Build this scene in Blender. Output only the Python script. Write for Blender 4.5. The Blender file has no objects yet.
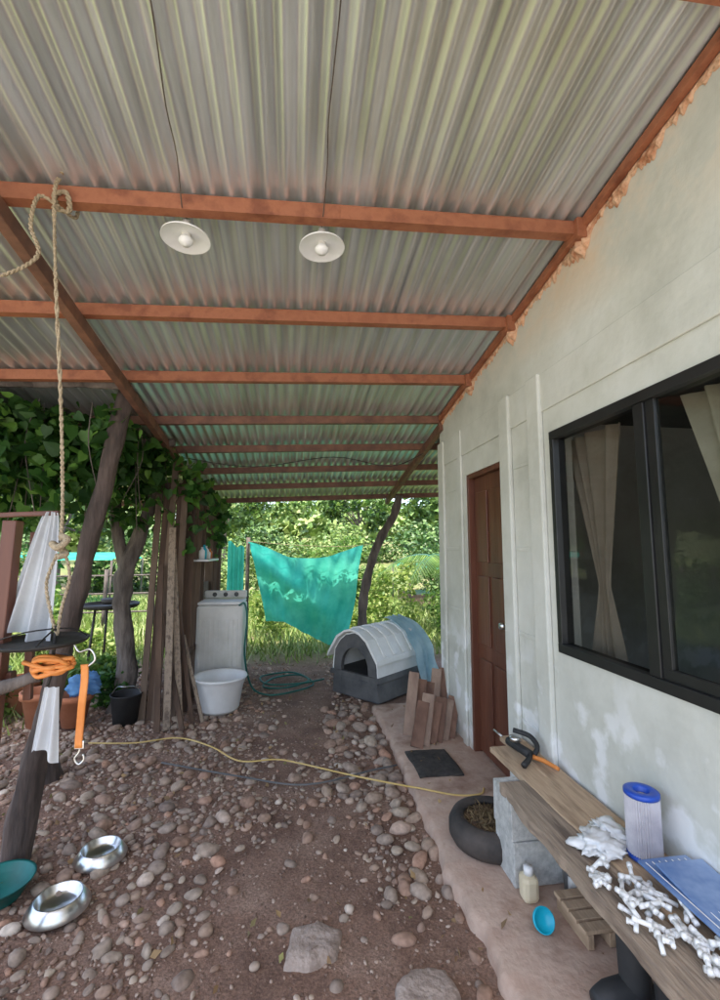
import bpy, math, random
import numpy as np
from mathutils import Vector, Matrix, noise
random.seed(7); rng=np.random.default_rng(7)
S=bpy.context.scene
COL=S.collection
# ------------------------------------------------------------ materials
def newmat(name):
    m=bpy.data.materials.new(name); m.use_nodes=True
    nt=m.node_tree; b=nt.nodes['Principled BSDF']; return m,nt,b
def ramp(nt,stops):
    r=nt.nodes.new('ShaderNodeValToRGB'); e=r.color_ramp.elements
    while len(e)<len(stops): e.new(.5)
    for i,(p,c) in enumerate(stops): e[i].position=p; e[i].color=(*c,1)
    return r
def M(name,c1,c2,scale=5,rough=.7,bump=.2,bscale=30,metal=0,stretch=(1,1,1),island=False,c3=None,bdist=.01,spec=.5,lo=.35,hi=.65):
    m,nt,b=newmat(name); L=nt.links
    tc=nt.nodes.new('ShaderNodeTexCoord'); mp=nt.nodes.new('ShaderNodeMapping'); mp.inputs['Scale'].default_value=stretch
    L.new(tc.outputs['Object'],mp.inputs[0])
    n=nt.nodes.new('ShaderNodeTexNoise'); n.inputs['Scale'].default_value=scale; n.inputs['Detail'].default_value=4.5; n.inputs['Roughness'].default_value=.64
    L.new(mp.outputs[0],n.inputs['Vector'])
    st=[(lo,c1),(hi,c2)] if c3 is None else [(lo,c1),((lo+hi)/2,c2),(hi,c3)]
    r=ramp(nt,st); L.new(n.outputs['Fac'],r.inputs[0])
    out=r.outputs[0]
    if island:
        g=nt.nodes.new('ShaderNodeNewGeometry'); hs=nt.nodes.new('ShaderNodeHueSaturation')
        mr=nt.nodes.new('ShaderNodeMapRange'); mr.inputs[3].default_value=.5; mr.inputs[4].default_value=1.5
        L.new(g.outputs['Random Per Island'],mr.inputs[0]); L.new(mr.outputs[0],hs.inputs['Value']); L.new(out,hs.inputs['Color']); out=hs.outputs[0]
    L.new(out,b.inputs['Base Color'])
    b.inputs['Roughness'].default_value=rough; b.inputs['Metallic'].default_value=metal; b.inputs['Specular IOR Level'].default_value=spec
    if bump:
        n2=nt.nodes.new('ShaderNodeTexNoise'); n2.inputs['Scale'].default_value=bscale; n2.inputs['Detail'].default_value=3
        L.new(mp.outputs[0],n2.inputs['Vector'])
        bp=nt.nodes.new('ShaderNodeBump'); bp.inputs['Strength'].default_value=bump; bp.inputs['Distance'].default_value=bdist
        L.new(n2.outputs['Fac'],bp.inputs['Height']); L.new(bp.outputs[0],b.inputs['Normal'])
    return m
def leafmat(name,cols,trans=.4,rough=.5):
    m,nt,b=newmat(name); L=nt.links
    g=nt.nodes.new('ShaderNodeNewGeometry'); n=len(cols)
    r=ramp(nt,[(i/(n-1),c) for i,c in enumerate(cols)]); L.new(g.outputs['Random Per Island'],r.inputs[0])
    L.new(r.outputs[0],b.inputs['Base Color']); b.inputs['Roughness'].default_value=rough
    if trans>0:
        t=nt.nodes.new('ShaderNodeBsdfTranslucent'); mx=nt.nodes.new('ShaderNodeMixShader'); mx.inputs[0].default_value=trans
        L.new(r.outputs[0],t.inputs[0]); L.new(b.outputs[0],mx.inputs[1]); L.new(t.outputs[0],mx.inputs[2]); L.new(mx.outputs[0],nt.nodes['Material Output'].inputs[0])
    return m
def clothmat(name,c1,c2,trans=.4,scale=4,bscale=60):
    m=M(name,c1,c2,scale=scale,rough=.85,bump=.25,bscale=bscale)
    nt=m.node_tree;L=nt.links;b=nt.nodes['Principled BSDF']
    src=b.inputs['Base Color'].links[0].from_socket
    t=nt.nodes.new('ShaderNodeBsdfTranslucent'); mx=nt.nodes.new('ShaderNodeMixShader'); mx.inputs[0].default_value=trans
    L.new(src,t.inputs[0]); L.new(b.outputs[0],mx.inputs[1]); L.new(t.outputs[0],mx.inputs[2]); L.new(mx.outputs[0],nt.nodes['Material Output'].inputs[0])
    return m
# ------------------------------------------------------------ mesh helpers
def mesh(name,v,f,mat=None,smooth=False):
    me=bpy.data.meshes.new(name); me.from_pydata([tuple(a) for a in v],[],[tuple(a) for a in f]); me.update()
    if smooth: me.polygons.foreach_set('use_smooth',[True]*len(me.polygons))
    o=bpy.data.objects.new(name,me); COL.objects.link(o)
    if mat: me.materials.append(mat)
    return o
def fastmesh(name,V,F,mat,smooth=False):
    V=np.asarray(V,dtype=np.float32).reshape(-1,3); F=np.asarray(F,dtype=np.int32); k=F.shape[1]; n=len(F)
    me=bpy.data.meshes.new(name); me.vertices.add(len(V)); me.vertices.foreach_set('co',V.ravel())
    me.loops.add(n*k); me.loops.foreach_set('vertex_index',F.ravel()); me.polygons.add(n)
    me.polygons.foreach_set('loop_start',np.arange(0,n*k,k,dtype=np.int32))
    if smooth: me.polygons.foreach_set('use_smooth',np.ones(n,dtype=bool))
    me.update(calc_edges=True); me.validate()
    me.materials.append(mat); o=bpy.data.objects.new(name,me); COL.objects.link(o); return o
def bevel(o,w,seg=2):
    m=o.modifiers.new('b','BEVEL'); m.width=w; m.segments=seg; m.limit_method='ANGLE'; return o
def box(name,x0,x1,y0,y1,z0,z1,mat,bv=0,top=None):
    def zt(x,y): return top(x,y) if top else z1
    v=[(x0,y0,z0),(x1,y0,z0),(x1,y1,z0),(x0,y1,z0),(x0,y0,zt(x0,y0)),(x1,y0,zt(x1,y0)),(x1,y1,zt(x1,y1)),(x0,y1,zt(x0,y1))]
    f=[(0,3,2,1),(4,5,6,7),(0,1,5,4),(1,2,6,5),(2,3,7,6),(3,0,4,7)]
    o=mesh(name,v,f,mat)
    if bv: bevel(o,bv)
    return o
def beam(name,p,q,w,h,mat,bv=.003,up=(0,0,1),nseg=1,jit=0):
    p=Vector(p);q=Vector(q);d=(q-p).normalized();s=d.cross(Vector(up)).normalized();u=s.cross(d).normalized()
    v=[];f=[]
    for i in range(nseg+1):
        c=p.lerp(q,i/nseg)
        for a,b in((-1,-1),(1,-1),(1,1),(-1,1)):
            ww=w/2*a*(1+random.uniform(-jit,jit));hh=h/2*b*(1+random.uniform(-jit,jit))
            v.append(c+s*ww+u*hh)
    for i in range(nseg):
        for k in range(4):
            f.append((4*i+k,4*i+(k+1)%4,4*i+4+(k+1)%4,4*i+4+k))
    f.append((3,2,1,0));n=4*nseg;f.append((n,n+1,n+2,n+3))
    o=mesh(name,v,f,mat)
    if bv: bevel(o,bv)
    return o
def smoothpts(P,R,n):
    P=[Vector(p) for p in P];out=[];rr=[]
    for i in range(len(P)-1):
        p0=P[max(i-1,0)];p1=P[i];p2=P[i+1];p3=P[min(i+2,len(P)-1)]
        for k in range(n):
            t=k/n;out.append(.5*((2*p1)+(p2-p0)*t+(2*p0-5*p1+4*p2-p3)*t*t+(3*p1-p0-3*p2+p3)*t**3));rr.append(R[i]*(1-t)+R[i+1]*t)
    out.append(P[-1]);rr.append(R[-1]);return out,rr
def tube(name,P,R,mat,seg=8,n=6,rough=0,cap=True):
    if not isinstance(R,(list,tuple)): R=[R]*len(P)
    pts,rr=smoothpts(P,R,n); v=[];f=[];prev=None
    for i,p in enumerate(pts):
        a=pts[max(i-1,0)];b=pts[min(i+1,len(pts)-1)];d=(b-a)
        d=d.normalized() if d.length>1e-9 else Vector((0,0,1))
        if prev is None:
            s=d.cross(Vector((0,0,1)));s=s if s.length>.1 else d.cross(Vector((1,0,0)));s.normalize()
        else:
            s=(prev-d*prev.dot(d)).normalized()
        prev=s;u=d.cross(s)
        for k in range(seg):
            an=2*math.pi*k/seg;q=rr[i]*(1+rough*noise.noise(Vector((math.cos(an)*1.5,math.sin(an)*1.5,i*.35+p.x*3))))
            v.append(p+s*math.cos(an)*q+u*math.sin(an)*q)
    for i in range(len(pts)-1):
        for k in range(seg):
            f.append((i*seg+k,i*seg+(k+1)%seg,(i+1)*seg+(k+1)%seg,(i+1)*seg+k))
    if cap:
        f.append(tuple(range(seg-1,-1,-1)));m=(len(pts)-1)*seg;f.append(tuple(range(m,m+seg)))
    return mesh(name,v,f,mat,True)
def lathe(name,prof,loc,mat,seg=36,sc=(1,1,1),rot=None,ripple=0,rn=40):
    v=[];f=[];n=len(prof)
    for k in range(seg):
        a=2*math.pi*k/seg;q=1+(ripple if k%2 else -ripple)
        for r,z in prof: v.append(Vector((r*math.cos(a)*q*sc[0],r*math.sin(a)*q*sc[1],z*sc[2])))
    for k in range(seg):
        for i in range(n-1):
            a=k*n+i;b=((k+1)%seg)*n+i;f.append((a,b,b+1,a+1))
    if rot: v=[rot@p for p in v]
    v=[p+Vector(loc) for p in v]
    return mesh(name,v,f,mat,not ripple)
def grid(name,fn,nu,nv,mat,smooth=True):
    v=[fn(i/nu,j/nv) for i in range(nu+1) for j in range(nv+1)]
    f=[(i*(nv+1)+j,(i+1)*(nv+1)+j,(i+1)*(nv+1)+j+1,i*(nv+1)+j+1) for i in range(nu) for j in range(nv)]
    return mesh(name,v,f,mat,smooth)
def group(name,objs):
    bpy.context.view_layer.update()
    c=Vector((0,0,0));n=0
    for o in objs:
        for b in o.bound_box: c+=o.matrix_world@Vector(b);n+=1
    c/=n; e=bpy.data.objects.new(name,None); e.location=c; e.empty_display_size=.1; COL.objects.link(e)
    for o in objs:
        o.parent=e; o.matrix_parent_inverse=Matrix.Translation(-c)
    return e
def leaves(name,P,size,mat,wid=.42,droop=.3,var=.4,up=.2):
    P=np.asarray(P);n=len(P)
    d=rng.normal(size=(n,3));d[:,2]=d[:,2]*.6-droop;d/=np.linalg.norm(d,axis=1)[:,None]
    r=rng.normal(size=(n,3));r[:,2]+=up*3;s=np.cross(d,r);s/=np.linalg.norm(s,axis=1)[:,None];nn=np.cross(s,d)
    L=(size*(1+var*rng.uniform(-1,1,n)))[:,None]
    V=np.stack([P,P+d*L*.42+s*L*wid+nn*L*.1,P+d*L,P+d*L*.42-s*L*wid+nn*L*.1],1)
    i=np.arange(n)[:,None]*4
    F=np.concatenate([i+np.array([[0,1,2]]),i+np.array([[0,2,3]])],0)
    return fastmesh(name,V.reshape(-1,3),F,mat)
def vleaves(name,P,size,mat,droop=.7):
    P=np.asarray(P);n=len(P)
    d=rng.normal(size=(n,3));d[:,2]=d[:,2]*.6-droop;d/=np.linalg.norm(d,axis=1)[:,None]
    r=rng.normal(size=(n,3));r[:,2]+=.6;s=np.cross(d,r);s/=np.linalg.norm(s,axis=1)[:,None];nn=np.cross(s,d)
    L=(size*(1+.5*rng.uniform(-1,1,n)))[:,None];pr=[(0,0,0),(-.1,.25,.05),(.12,.46,.10),(.5,.40,.07),(.8,.18,.0),(1.08,0,-.08),(.8,-.18,.0),(.5,-.40,.07),(.12,-.46,.10),(-.1,-.25,.05)]
    V=np.stack([P+d*L*a+s*L*b+nn*L*c for a,b,c in pr],1)
    T=[(0,1,2),(0,2,3),(0,3,4),(0,4,5),(0,5,6),(0,6,7),(0,7,8),(0,8,9)]
    i=np.arange(n)[:,None]*10;F=np.concatenate([i+np.array([t]) for t in T],0)
    return fastmesh(name,V.reshape(-1,3),F,mat)
def blob(c,r,n,sub=7):
    cs=rng.normal(size=(sub,3));cs/=np.linalg.norm(cs,axis=1)[:,None];cs*=rng.uniform(.35,.85,(sub,1));
    k=rng.integers(0,sub,n);d=rng.normal(size=(n,3));d/=np.linalg.norm(d,axis=1)[:,None]
    p=cs[k]+d*(rng.uniform(.25,1,(n,1))**.6)*.42*rng.uniform(.7,1.2,(sub,1))[k]
    return np.asarray(c)+p*np.asarray(r)
# ------------------------------------------------------------ colours
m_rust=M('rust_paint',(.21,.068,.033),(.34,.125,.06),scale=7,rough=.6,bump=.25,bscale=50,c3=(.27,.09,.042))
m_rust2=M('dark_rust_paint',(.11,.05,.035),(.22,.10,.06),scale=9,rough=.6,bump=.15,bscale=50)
m_foam=M('foam_filler',(.42,.17,.08),(.66,.42,.27),scale=10,rough=.95,bump=.9,bscale=60,bdist=.012,c3=(.52,.22,.10))
m_bark=M('grey_bark',(.07,.055,.047),(.19,.155,.13),scale=10,rough=.95,bump=.9,bscale=30,stretch=(1,1,.25),bdist=.02)
m_darkbark=M('dark_bark',(.04,.03,.026),(.12,.085,.07),scale=9,rough=.95,bump=.9,bscale=26,stretch=(1,1,.2),bdist=.02)
m_darkwood=M('dark_wood',(.05,.03,.022),(.14,.085,.055),scale=7,rough=.9,bump=.7,bscale=25,stretch=(1,1,.12))
m_planks=M('weathered_board',(.10,.065,.045),(.24,.165,.115),scale=6,rough=.9,bump=.6,bscale=30,stretch=(1,1,.15),island=True)
m_bench=M('bench_wood',(.27,.18,.11),(.52,.37,.24),scale=5,rough=.8,bump=.5,bscale=26,stretch=(3,.35,1),c3=(.40,.27,.17))
m_bench2=M('bench_wood_grey',(.14,.10,.075),(.34,.26,.19),scale=6,rough=.9,bump=.9,bscale=30,stretch=(3,.3,2),c3=(.22,.165,.12))
m_door=M('door_wood',(.085,.028,.017),(.155,.055,.03),scale=5,rough=.42,bump=.2,bscale=30,stretch=(1,1,.1))
m_black=M('black_aluminium',(.012,.012,.012),(.02,.02,.02),rough=.4,bump=0)
m_steel=M('steel',(.60,.60,.59),(.72,.72,.71),rough=.28,bump=.1,metal=1,bscale=8)
m_iron=M('dark_iron',(.03,.028,.026),(.07,.06,.05),rough=.6,metal=.5,bump=.3)
m_rope=M('rope_fibre',(.30,.23,.14),(.48,.38,.25),scale=60,rough=.95,bump=.8,bscale=140)
m_whitecloth=clothmat('white_cloth',(.66,.66,.67),(.78,.78,.78),trans=.3)
m_teal=clothmat('teal_mesh',(.04,.46,.34),(.12,.66,.50),trans=.55,scale=3)
m_whitepl=M('white_plastic',(.74,.73,.71),(.83,.83,.81),rough=.4,bump=.05)
m_cream=M('cream_plastic',(.60,.58,.52),(.74,.72,.67),scale=4,rough=.45,bump=.05)
m_greypl=M('grey_plastic',(.07,.07,.07),(.13,.125,.12),scale=5,rough=.6,bump=.1)
m_orange=M('orange_plastic',(.62,.19,.035),(.80,.30,.07),rough=.6,bump=.2)
m_blue=M('blue_plastic',(.01,.05,.36),(.02,.09,.48),rough=.35,bump=0)
m_cyan=M('cyan_plastic',(.0,.36,.50),(.01,.44,.58),rough=.35,bump=0)
m_green=M('green_hose_rubber',(.01,.09,.07),(.01,.13,.10),rough=.45,bump=0)
m_yellow=M('yellow_hose',(.52,.35,.10),(.66,.48,.19),rough=.6,bump=.1)
m_rubber=M('black_rubber',(.012,.012,.013),(.03,.03,.03),rough=.65,bump=.2)
m_tyre=M('dusty_tyre',(.018,.017,.016),(.075,.06,.05),scale=6,rough=.8,bump=.3)
m_block=M('cinder_block_concrete',(.38,.38,.355),(.58,.575,.54),scale=30,rough=.95,bump=.9,bscale=120,bdist=.004)
m_terra=M('terracotta',(.42,.15,.07),(.54,.22,.12),rough=.85,bump=.1)
m_soil=M('dry_soil',(.05,.03,.02),(.18,.115,.065),scale=30,rough=1,bump=1,bscale=60)
m_leafv=leafmat('vine_leaf',[(.015,.055,.01),(.035,.11,.018),(.06,.16,.028),(.15,.30,.045)])
m_leafg=leafmat('garden_leaf',[(.05,.12,.02),(.10,.21,.035),(.17,.29,.05),(.26,.36,.08)])
m_leafy=leafmat('yellow_green_leaf',[(.10,.19,.03),(.19,.30,.05),(.29,.38,.07),(.42,.46,.14)])
m_leafd=leafmat('tree_leaf',[(.035,.085,.018),(.07,.145,.03),(.11,.20,.04),(.18,.27,.07)],trans=0)
m_leafh=leafmat('hedge_leaf',[(.08,.15,.03),(.14,.23,.045),(.22,.31,.07),(.34,.40,.13)],trans=0)
m_dry=leafmat('dry_straw',[(.17,.11,.05),(.27,.19,.09),(.12,.075,.04)],trans=0,rough=.9)
def galv():
    m,nt,b=newmat('galvanised_sheet');L=nt.links
    tc=nt.nodes.new('ShaderNodeTexCoord')
    def nz(sc,st,det=4):
        mp=nt.nodes.new('ShaderNodeMapping');mp.inputs['Scale'].default_value=st;L.new(tc.outputs['Object'],mp.inputs[0])
        n=nt.nodes.new('ShaderNodeTexNoise');n.inputs['Scale'].default_value=sc;n.inputs['Detail'].default_value=det;L.new(mp.outputs[0],n.inputs['Vector']);return n
    a=nz(3,(8,.3,1));r=ramp(nt,[(.32,(.53,.54,.52)),(.5,(.67,.68,.665)),(.68,(.80,.81,.805))]);L.new(a.outputs['Fac'],r.inputs[0])
    c=nz(1.2,(1,1,1),5);r2=ramp(nt,[(.48,(1,1,1)),(.75,(.86,.81,.68))]);L.new(c.outputs['Fac'],r2.inputs[0])
    mx=nt.nodes.new('ShaderNodeMix');mx.data_type='RGBA';mx.blend_type='MULTIPLY';mx.inputs[0].default_value=.8
    L.new(r.outputs[0],mx.inputs[6]);L.new(r2.outputs[0],mx.inputs[7]);L.new(mx.outputs[2],b.inputs['Base Color'])
    rr=nt.nodes.new('ShaderNodeMapRange');rr.inputs[3].default_value=.26;rr.inputs[4].default_value=.46;L.new(a.outputs['Fac'],rr.inputs[0]);L.new(rr.outputs[0],b.inputs['Roughness'])
    b.inputs['Metallic'].default_value=.75
    bp=nt.nodes.new('ShaderNodeBump');bp.inputs['Strength'].default_value=.2;bp.inputs['Distance'].default_value=.003;L.new(nz(14,(1,1,1),2).outputs['Fac'],bp.inputs['Height']);L.new(bp.outputs[0],b.inputs['Normal'])
    return m
m_galv=galv()
def plaster():
    m,nt,b=newmat('wall_plaster');L=nt.links
    tc=nt.nodes.new('ShaderNodeTexCoord')
    n=nt.nodes.new('ShaderNodeTexNoise');n.inputs['Scale'].default_value=1.3;n.inputs['Detail'].default_value=6;n.inputs['Roughness'].default_value=.66;L.new(tc.outputs['Object'],n.inputs['Vector'])
    r=ramp(nt,[(.3,(.47,.47,.41)),(.5,(.61,.61,.545)),(.7,(.70,.70,.65))]);L.new(n.outputs['Fac'],r.inputs[0])
    n3=nt.nodes.new('ShaderNodeTexNoise');n3.inputs['Scale'].default_value=5;n3.inputs['Detail'].default_value=5;L.new(tc.outputs['Object'],n3.inputs['Vector'])
    r3=ramp(nt,[(.54,(0,0,0)),(.62,(1,1,1))]);L.new(n3.outputs['Fac'],r3.inputs[0])
    sp=nt.nodes.new('ShaderNodeSeparateXYZ');L.new(tc.outputs['Object'],sp.inputs[0])
    lo=nt.nodes.new('ShaderNodeMapRange');lo.inputs[1].default_value=1.05;lo.inputs[2].default_value=.75;L.new(sp.outputs[2],lo.inputs[0])
    mu=nt.nodes.new('ShaderNodeMath');mu.operation='MULTIPLY';L.new(r3.outputs[0],mu.inputs[0]);L.new(lo.outputs[0],mu.inputs[1])
    mx=nt.nodes.new('ShaderNodeMix');mx.data_type='RGBA';L.new(mu.outputs[0],mx.inputs[0]);L.new(r.outputs[0],mx.inputs[6]);mx.inputs[7].default_value=(.78,.78,.76,1)
    lo2=nt.nodes.new('ShaderNodeMapRange');lo2.inputs[1].default_value=.32;lo2.inputs[2].default_value=.04;lo2.inputs[4].default_value=.6;L.new(sp.outputs[2],lo2.inputs[0])
    mx2=nt.nodes.new('ShaderNodeMix');mx2.data_type='RGBA';L.new(lo2.outputs[0],mx2.inputs[0]);L.new(mx.outputs[2],mx2.inputs[6]);mx2.inputs[7].default_value=(.42,.33,.26,1)
    hi=nt.nodes.new('ShaderNodeMapRange');hi.inputs[1].default_value=2.62;hi.inputs[2].default_value=2.95;L.new(sp.outputs[2],hi.inputs[0])
    r4=ramp(nt,[(.42,(0,0,0)),(.6,(1,1,1))]);L.new(n.outputs['Fac'],r4.inputs[0])
    mu2=nt.nodes.new('ShaderNodeMath');mu2.operation='MULTIPLY';L.new(hi.outputs[0],mu2.inputs[0]);L.new(r4.outputs[0],mu2.inputs[1])
    mx3=nt.nodes.new('ShaderNodeMix');mx3.data_type='RGBA';L.new(mu2.outputs[0],mx3.inputs[0]);L.new(mx2.outputs[2],mx3.inputs[6]);mx3.inputs[7].default_value=(.68,.53,.38,1)
    L.new(mx3.outputs[2],b.inputs['Base Color']);b.inputs['Roughness'].default_value=.85
    n2=nt.nodes.new('ShaderNodeTexNoise');n2.inputs['Scale'].default_value=14;n2.inputs['Detail'].default_value=5;L.new(tc.outputs['Object'],n2.inputs['Vector'])
    bp=nt.nodes.new('ShaderNodeBump');bp.inputs['Strength'].default_value=.5;bp.inputs['Distance'].default_value=.008;L.new(n2.outputs['Fac'],bp.inputs['Height']);L.new(bp.outputs[0],b.inputs['Normal'])
    return m
m_wall=plaster()
m_concrete=M('walkway_concrete',(.28,.165,.115),(.50,.36,.275),scale=3,rough=.85,bump=.6,bscale=40,c3=(.40,.255,.185),bdist=.008)
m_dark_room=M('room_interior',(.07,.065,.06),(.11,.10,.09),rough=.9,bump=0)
# ------------------------------------------------------------ ground
def gz(x,y):
    h=.018*noise.noise(Vector((x*1.3,y*1.3,0)))+.009*noise.noise(Vector((x*5,y*5,3)))
    if y>8: h+=.12*noise.noise(Vector((x*.3,y*.3,1)))*min(1,(y-8)/6)
    d=max(0,y-16)
    return h-.012+ (d*.105 if d<55 else 55*.105+(d-55)*.04) 
def groundmat():
    m,nt,b=newmat('earth_and_grass');L=nt.links
    tc=nt.nodes.new('ShaderNodeTexCoord')
    def nz(s,d=4):
        n=nt.nodes.new('ShaderNodeTexNoise');n.inputs['Scale'].default_value=s;n.inputs['Detail'].default_value=d;n.inputs['Roughness'].default_value=.65;L.new(tc.outputs['Object'],n.inputs['Vector']);return n
    r=ramp(nt,[(.3,(.14,.080,.056)),(.5,(.24,.145,.102)),(.72,(.35,.24,.18))]);L.new(nz(3.0,7).outputs['Fac'],r.inputs[0])
    f=nz(90,3);rf=ramp(nt,[(.4,(.6,.56,.53)),(.62,(1.25,1.2,1.15))]);L.new(f.outputs['Fac'],rf.inputs[0])
    mm=nt.nodes.new('ShaderNodeMix');mm.data_type='RGBA';mm.blend_type='MULTIPLY';mm.inputs[0].default_value=.75;L.new(r.outputs[0],mm.inputs[6]);L.new(rf.outputs[0],mm.inputs[7])
    g=ramp(nt,[(.3,(.08,.13,.03)),(.5,(.16,.19,.06)),(.7,(.27,.21,.11))]);L.new(nz(.8,5).outputs['Fac'],g.inputs[0])
    sp=nt.nodes.new('ShaderNodeSeparateXYZ');L.new(tc.outputs['Object'],sp.inputs[0])
    a=nt.nodes.new('ShaderNodeMapRange');a.inputs[1].default_value=6.2;a.inputs[2].default_value=7.4;L.new(sp.outputs[1],a.inputs[0])
    c=nt.nodes.new('ShaderNodeMapRange');c.inputs[1].default_value=-2.2;c.inputs[2].default_value=-3.2;L.new(sp.outputs[0],c.inputs[0])
    mxx=nt.nodes.new('ShaderNodeMath');mxx.operation='MAXIMUM';L.new(a.outputs[0],mxx.inputs[0]);L.new(c.outputs[0],mxx.inputs[1])
    mx=nt.nodes.new('ShaderNodeMix');mx.data_type='RGBA';L.new(mxx.outputs[0],mx.inputs[0]);L.new(mm.outputs[2],mx.inputs[6]);L.new(g.outputs[0],mx.inputs[7])
    yd_bounce=nt.nodes.new('ShaderNodeMapRange');yd_bounce.inputs[1].default_value=.9;yd_bounce.inputs[2].default_value=0;L.new(sp.outputs[1],yd_bounce.inputs[0])
    mx4=nt.nodes.new('ShaderNodeMix');mx4.data_type='RGBA';L.new(yd_bounce.outputs[0],mx4.inputs[0]);L.new(mx.outputs[2],mx4.inputs[6]);mx4.inputs[7].default_value=(.46,.43,.38,1)  # unseen ground behind the camera made paler to bounce light under the roof
    L.new(mx4.outputs[2],b.inputs['Base Color']);b.inputs['Roughness'].default_value=.95
    bp=nt.nodes.new('ShaderNodeBump');bp.inputs['Strength'].default_value=.9;bp.inputs['Distance'].default_value=.014;L.new(nz(35,6).outputs['Fac'],bp.inputs['Height']);L.new(bp.outputs[0],b.inputs['Normal'])
    return m
xs=np.concatenate([np.linspace(-400,-60,10),np.linspace(-50,-6,23),np.linspace(-5,3,110),np.linspace(4,50,24),np.linspace(60,400,10)])
ys=np.concatenate([np.linspace(-300,-20,10),np.linspace(-15,0,9),np.linspace(.3,8,110),np.linspace(8.5,30,30),np.linspace(32,120,30),np.linspace(140,500,8)])
V=[(x,y,gz(x,y)) for x in xs for y in ys];ny=len(ys)
F=[(i*ny+j,(i+1)*ny+j,(i+1)*ny+j+1,i*ny+j+1) for i in range(len(xs)-1) for j in range(ny-1)]
fastmesh('ground',V,F,groundmat(),True)
def wedge(y): return .77+.02*math.sin(y*2.1)+.03*noise.noise(Vector((0,y*3,5)))+.025*noise.noise(Vector((3,y*11,5)))
vy=np.linspace(-1.5,4.45,200);v=[];f=[]
for y in vy:
    e=wedge(y);v+=[(e-.01,y,-.05),(e,y,.045),(e+.025,y,.058+.004*noise.noise(Vector((1,y*4,0)))),(1.0,y,.06+.006*noise.noise(Vector((2,y*3,0)))),(1.40,y,.06)]
for i in range(len(vy)-1):
    for k in range(4): f.append((i*5+k,i*5+k+1,(i+1)*5+k+1,(i+1)*5+k))
n=len(vy)-1;f.append((n*5,n*5+1,n*5+2,n*5+3,n*5+4));o=mesh('concrete_walkway',v,f,m_concrete,True);
# ------------------------------------------------------------ stones
def ico(sub):
    import bmesh
    b=bmesh.new();bmesh.ops.create_icosphere(b,subdivisions=sub,radius=1);v=np.array([p.co[:] for p in b.verts]);f=np.array([[q.index for q in p.verts] for p in b.faces]);b.free();return v,f
def stones(name,pos,size,mat,sub=2,flat=(.35,.7),sink=.25,lump=.12,tilt=.25,elong=(.8,1.3)):
    bv,bf=ico(sub);n=len(pos);pos=np.asarray(pos);size=np.asarray(size)
    sx=size*rng.uniform(*elong,n);sy=size*rng.uniform(.65,1.0,n);sz=size*rng.uniform(*flat,n)
    w=rng.normal(size=(n,3,3))*1.3;ph=rng.uniform(0,6,(n,3))
    d=np.ones((n,len(bv)))
    for k in range(3): d+=lump*np.sin(np.einsum('vj,nj->nv',bv,w[:,k])*1.4+ph[:,k][:,None])
    P=bv[None]*d[...,None]*np.stack([sx,sy,sz],1)[:,None]
    tl=rng.normal(size=n)*tilt;c,s=np.cos(tl)[:,None],np.sin(tl)[:,None];X=P[...,0]*c-P[...,2]*s;Z=P[...,0]*s+P[...,2]*c;P[...,0]=X;P[...,2]=Z
    a=rng.uniform(0,6.28,n);c,s=np.cos(a)[:,None],np.sin(a)[:,None];X=P[...,0]*c-P[...,1]*s;Y=P[...,0]*s+P[...,1]*c;P[...,0]=X;P[...,1]=Y
    P+=pos[:,None];P[...,2]+=(sz*(1-2*sink))[:,None]*.6
    F=bf[None]+(np.arange(n)*len(bv))[:,None,None]
    return fastmesh(name,P.reshape(-1,3),F.reshape(-1,3),mat,True)
def stonemat(name,stops):
    m,nt,b=newmat(name);L=nt.links;g=nt.nodes.new('ShaderNodeNewGeometry');r=ramp(nt,stops);L.new(g.outputs['Random Per Island'],r.inputs[0])
    tc=nt.nodes.new('ShaderNodeTexCoord');n=nt.nodes.new('ShaderNodeTexNoise');n.inputs['Scale'].default_value=40;n.inputs['Detail'].default_value=4;L.new(tc.outputs['Object'],n.inputs['Vector'])
    rr=ramp(nt,[(.3,(.72,.69,.66)),(.7,(1.2,1.18,1.15))]);L.new(n.outputs['Fac'],rr.inputs[0])
    mm=nt.nodes.new('ShaderNodeMix');mm.data_type='RGBA';mm.blend_type='MULTIPLY';mm.inputs[0].default_value=1;L.new(r.outputs[0],mm.inputs[6]);L.new(rr.outputs[0],mm.inputs[7])
    L.new(mm.outputs[2],b.inputs['Base Color']);b.inputs['Roughness'].default_value=.9;b.inputs['Specular IOR Level'].default_value=.3
    bp=nt.nodes.new('ShaderNodeBump');bp.inputs['Strength'].default_value=.4;bp.inputs['Distance'].default_value=.003;L.new(n.outputs['Fac'],bp.inputs['Height']);L.new(bp.outputs[0],b.inputs['Normal'])
    return m
m_stone=stonemat('river_stone',[(0,(.22,.165,.135)),(.2,(.38,.30,.24)),(.4,(.30,.185,.13)),(.6,(.44,.355,.275)),(.78,(.26,.20,.16)),(.9,(.44,.26,.18)),(1,(.56,.48,.40))])
m_grav=stonemat('gravel_stone',[(0,(.15,.10,.075)),(.4,(.25,.165,.125)),(.7,(.36,.26,.20)),(1,(.48,.38,.31))])
def dens(x,y):
    d=.95 if x<-.45 else max(0,.95-(x+.45)/.5)
    if y<2.6 and x>-.3: d*=.3
    if .42<x<.76 and y>2.1: d=max(d,.85)
    if .0<x<.76 and 2.9<y<3.7: d=max(d,.75)
    if x>-.15 and y<2.9: d=max(d,.08)
    if x<-1.9: d*=.8
    if y>3.9 and x>-.6: d*=.4
    d*=.45+1.3*max(0,noise.noise(Vector((x*1.6,y*1.6,8)))+.4)
    return min(d,1)
pos=[];sz=[];cell={}
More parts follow.
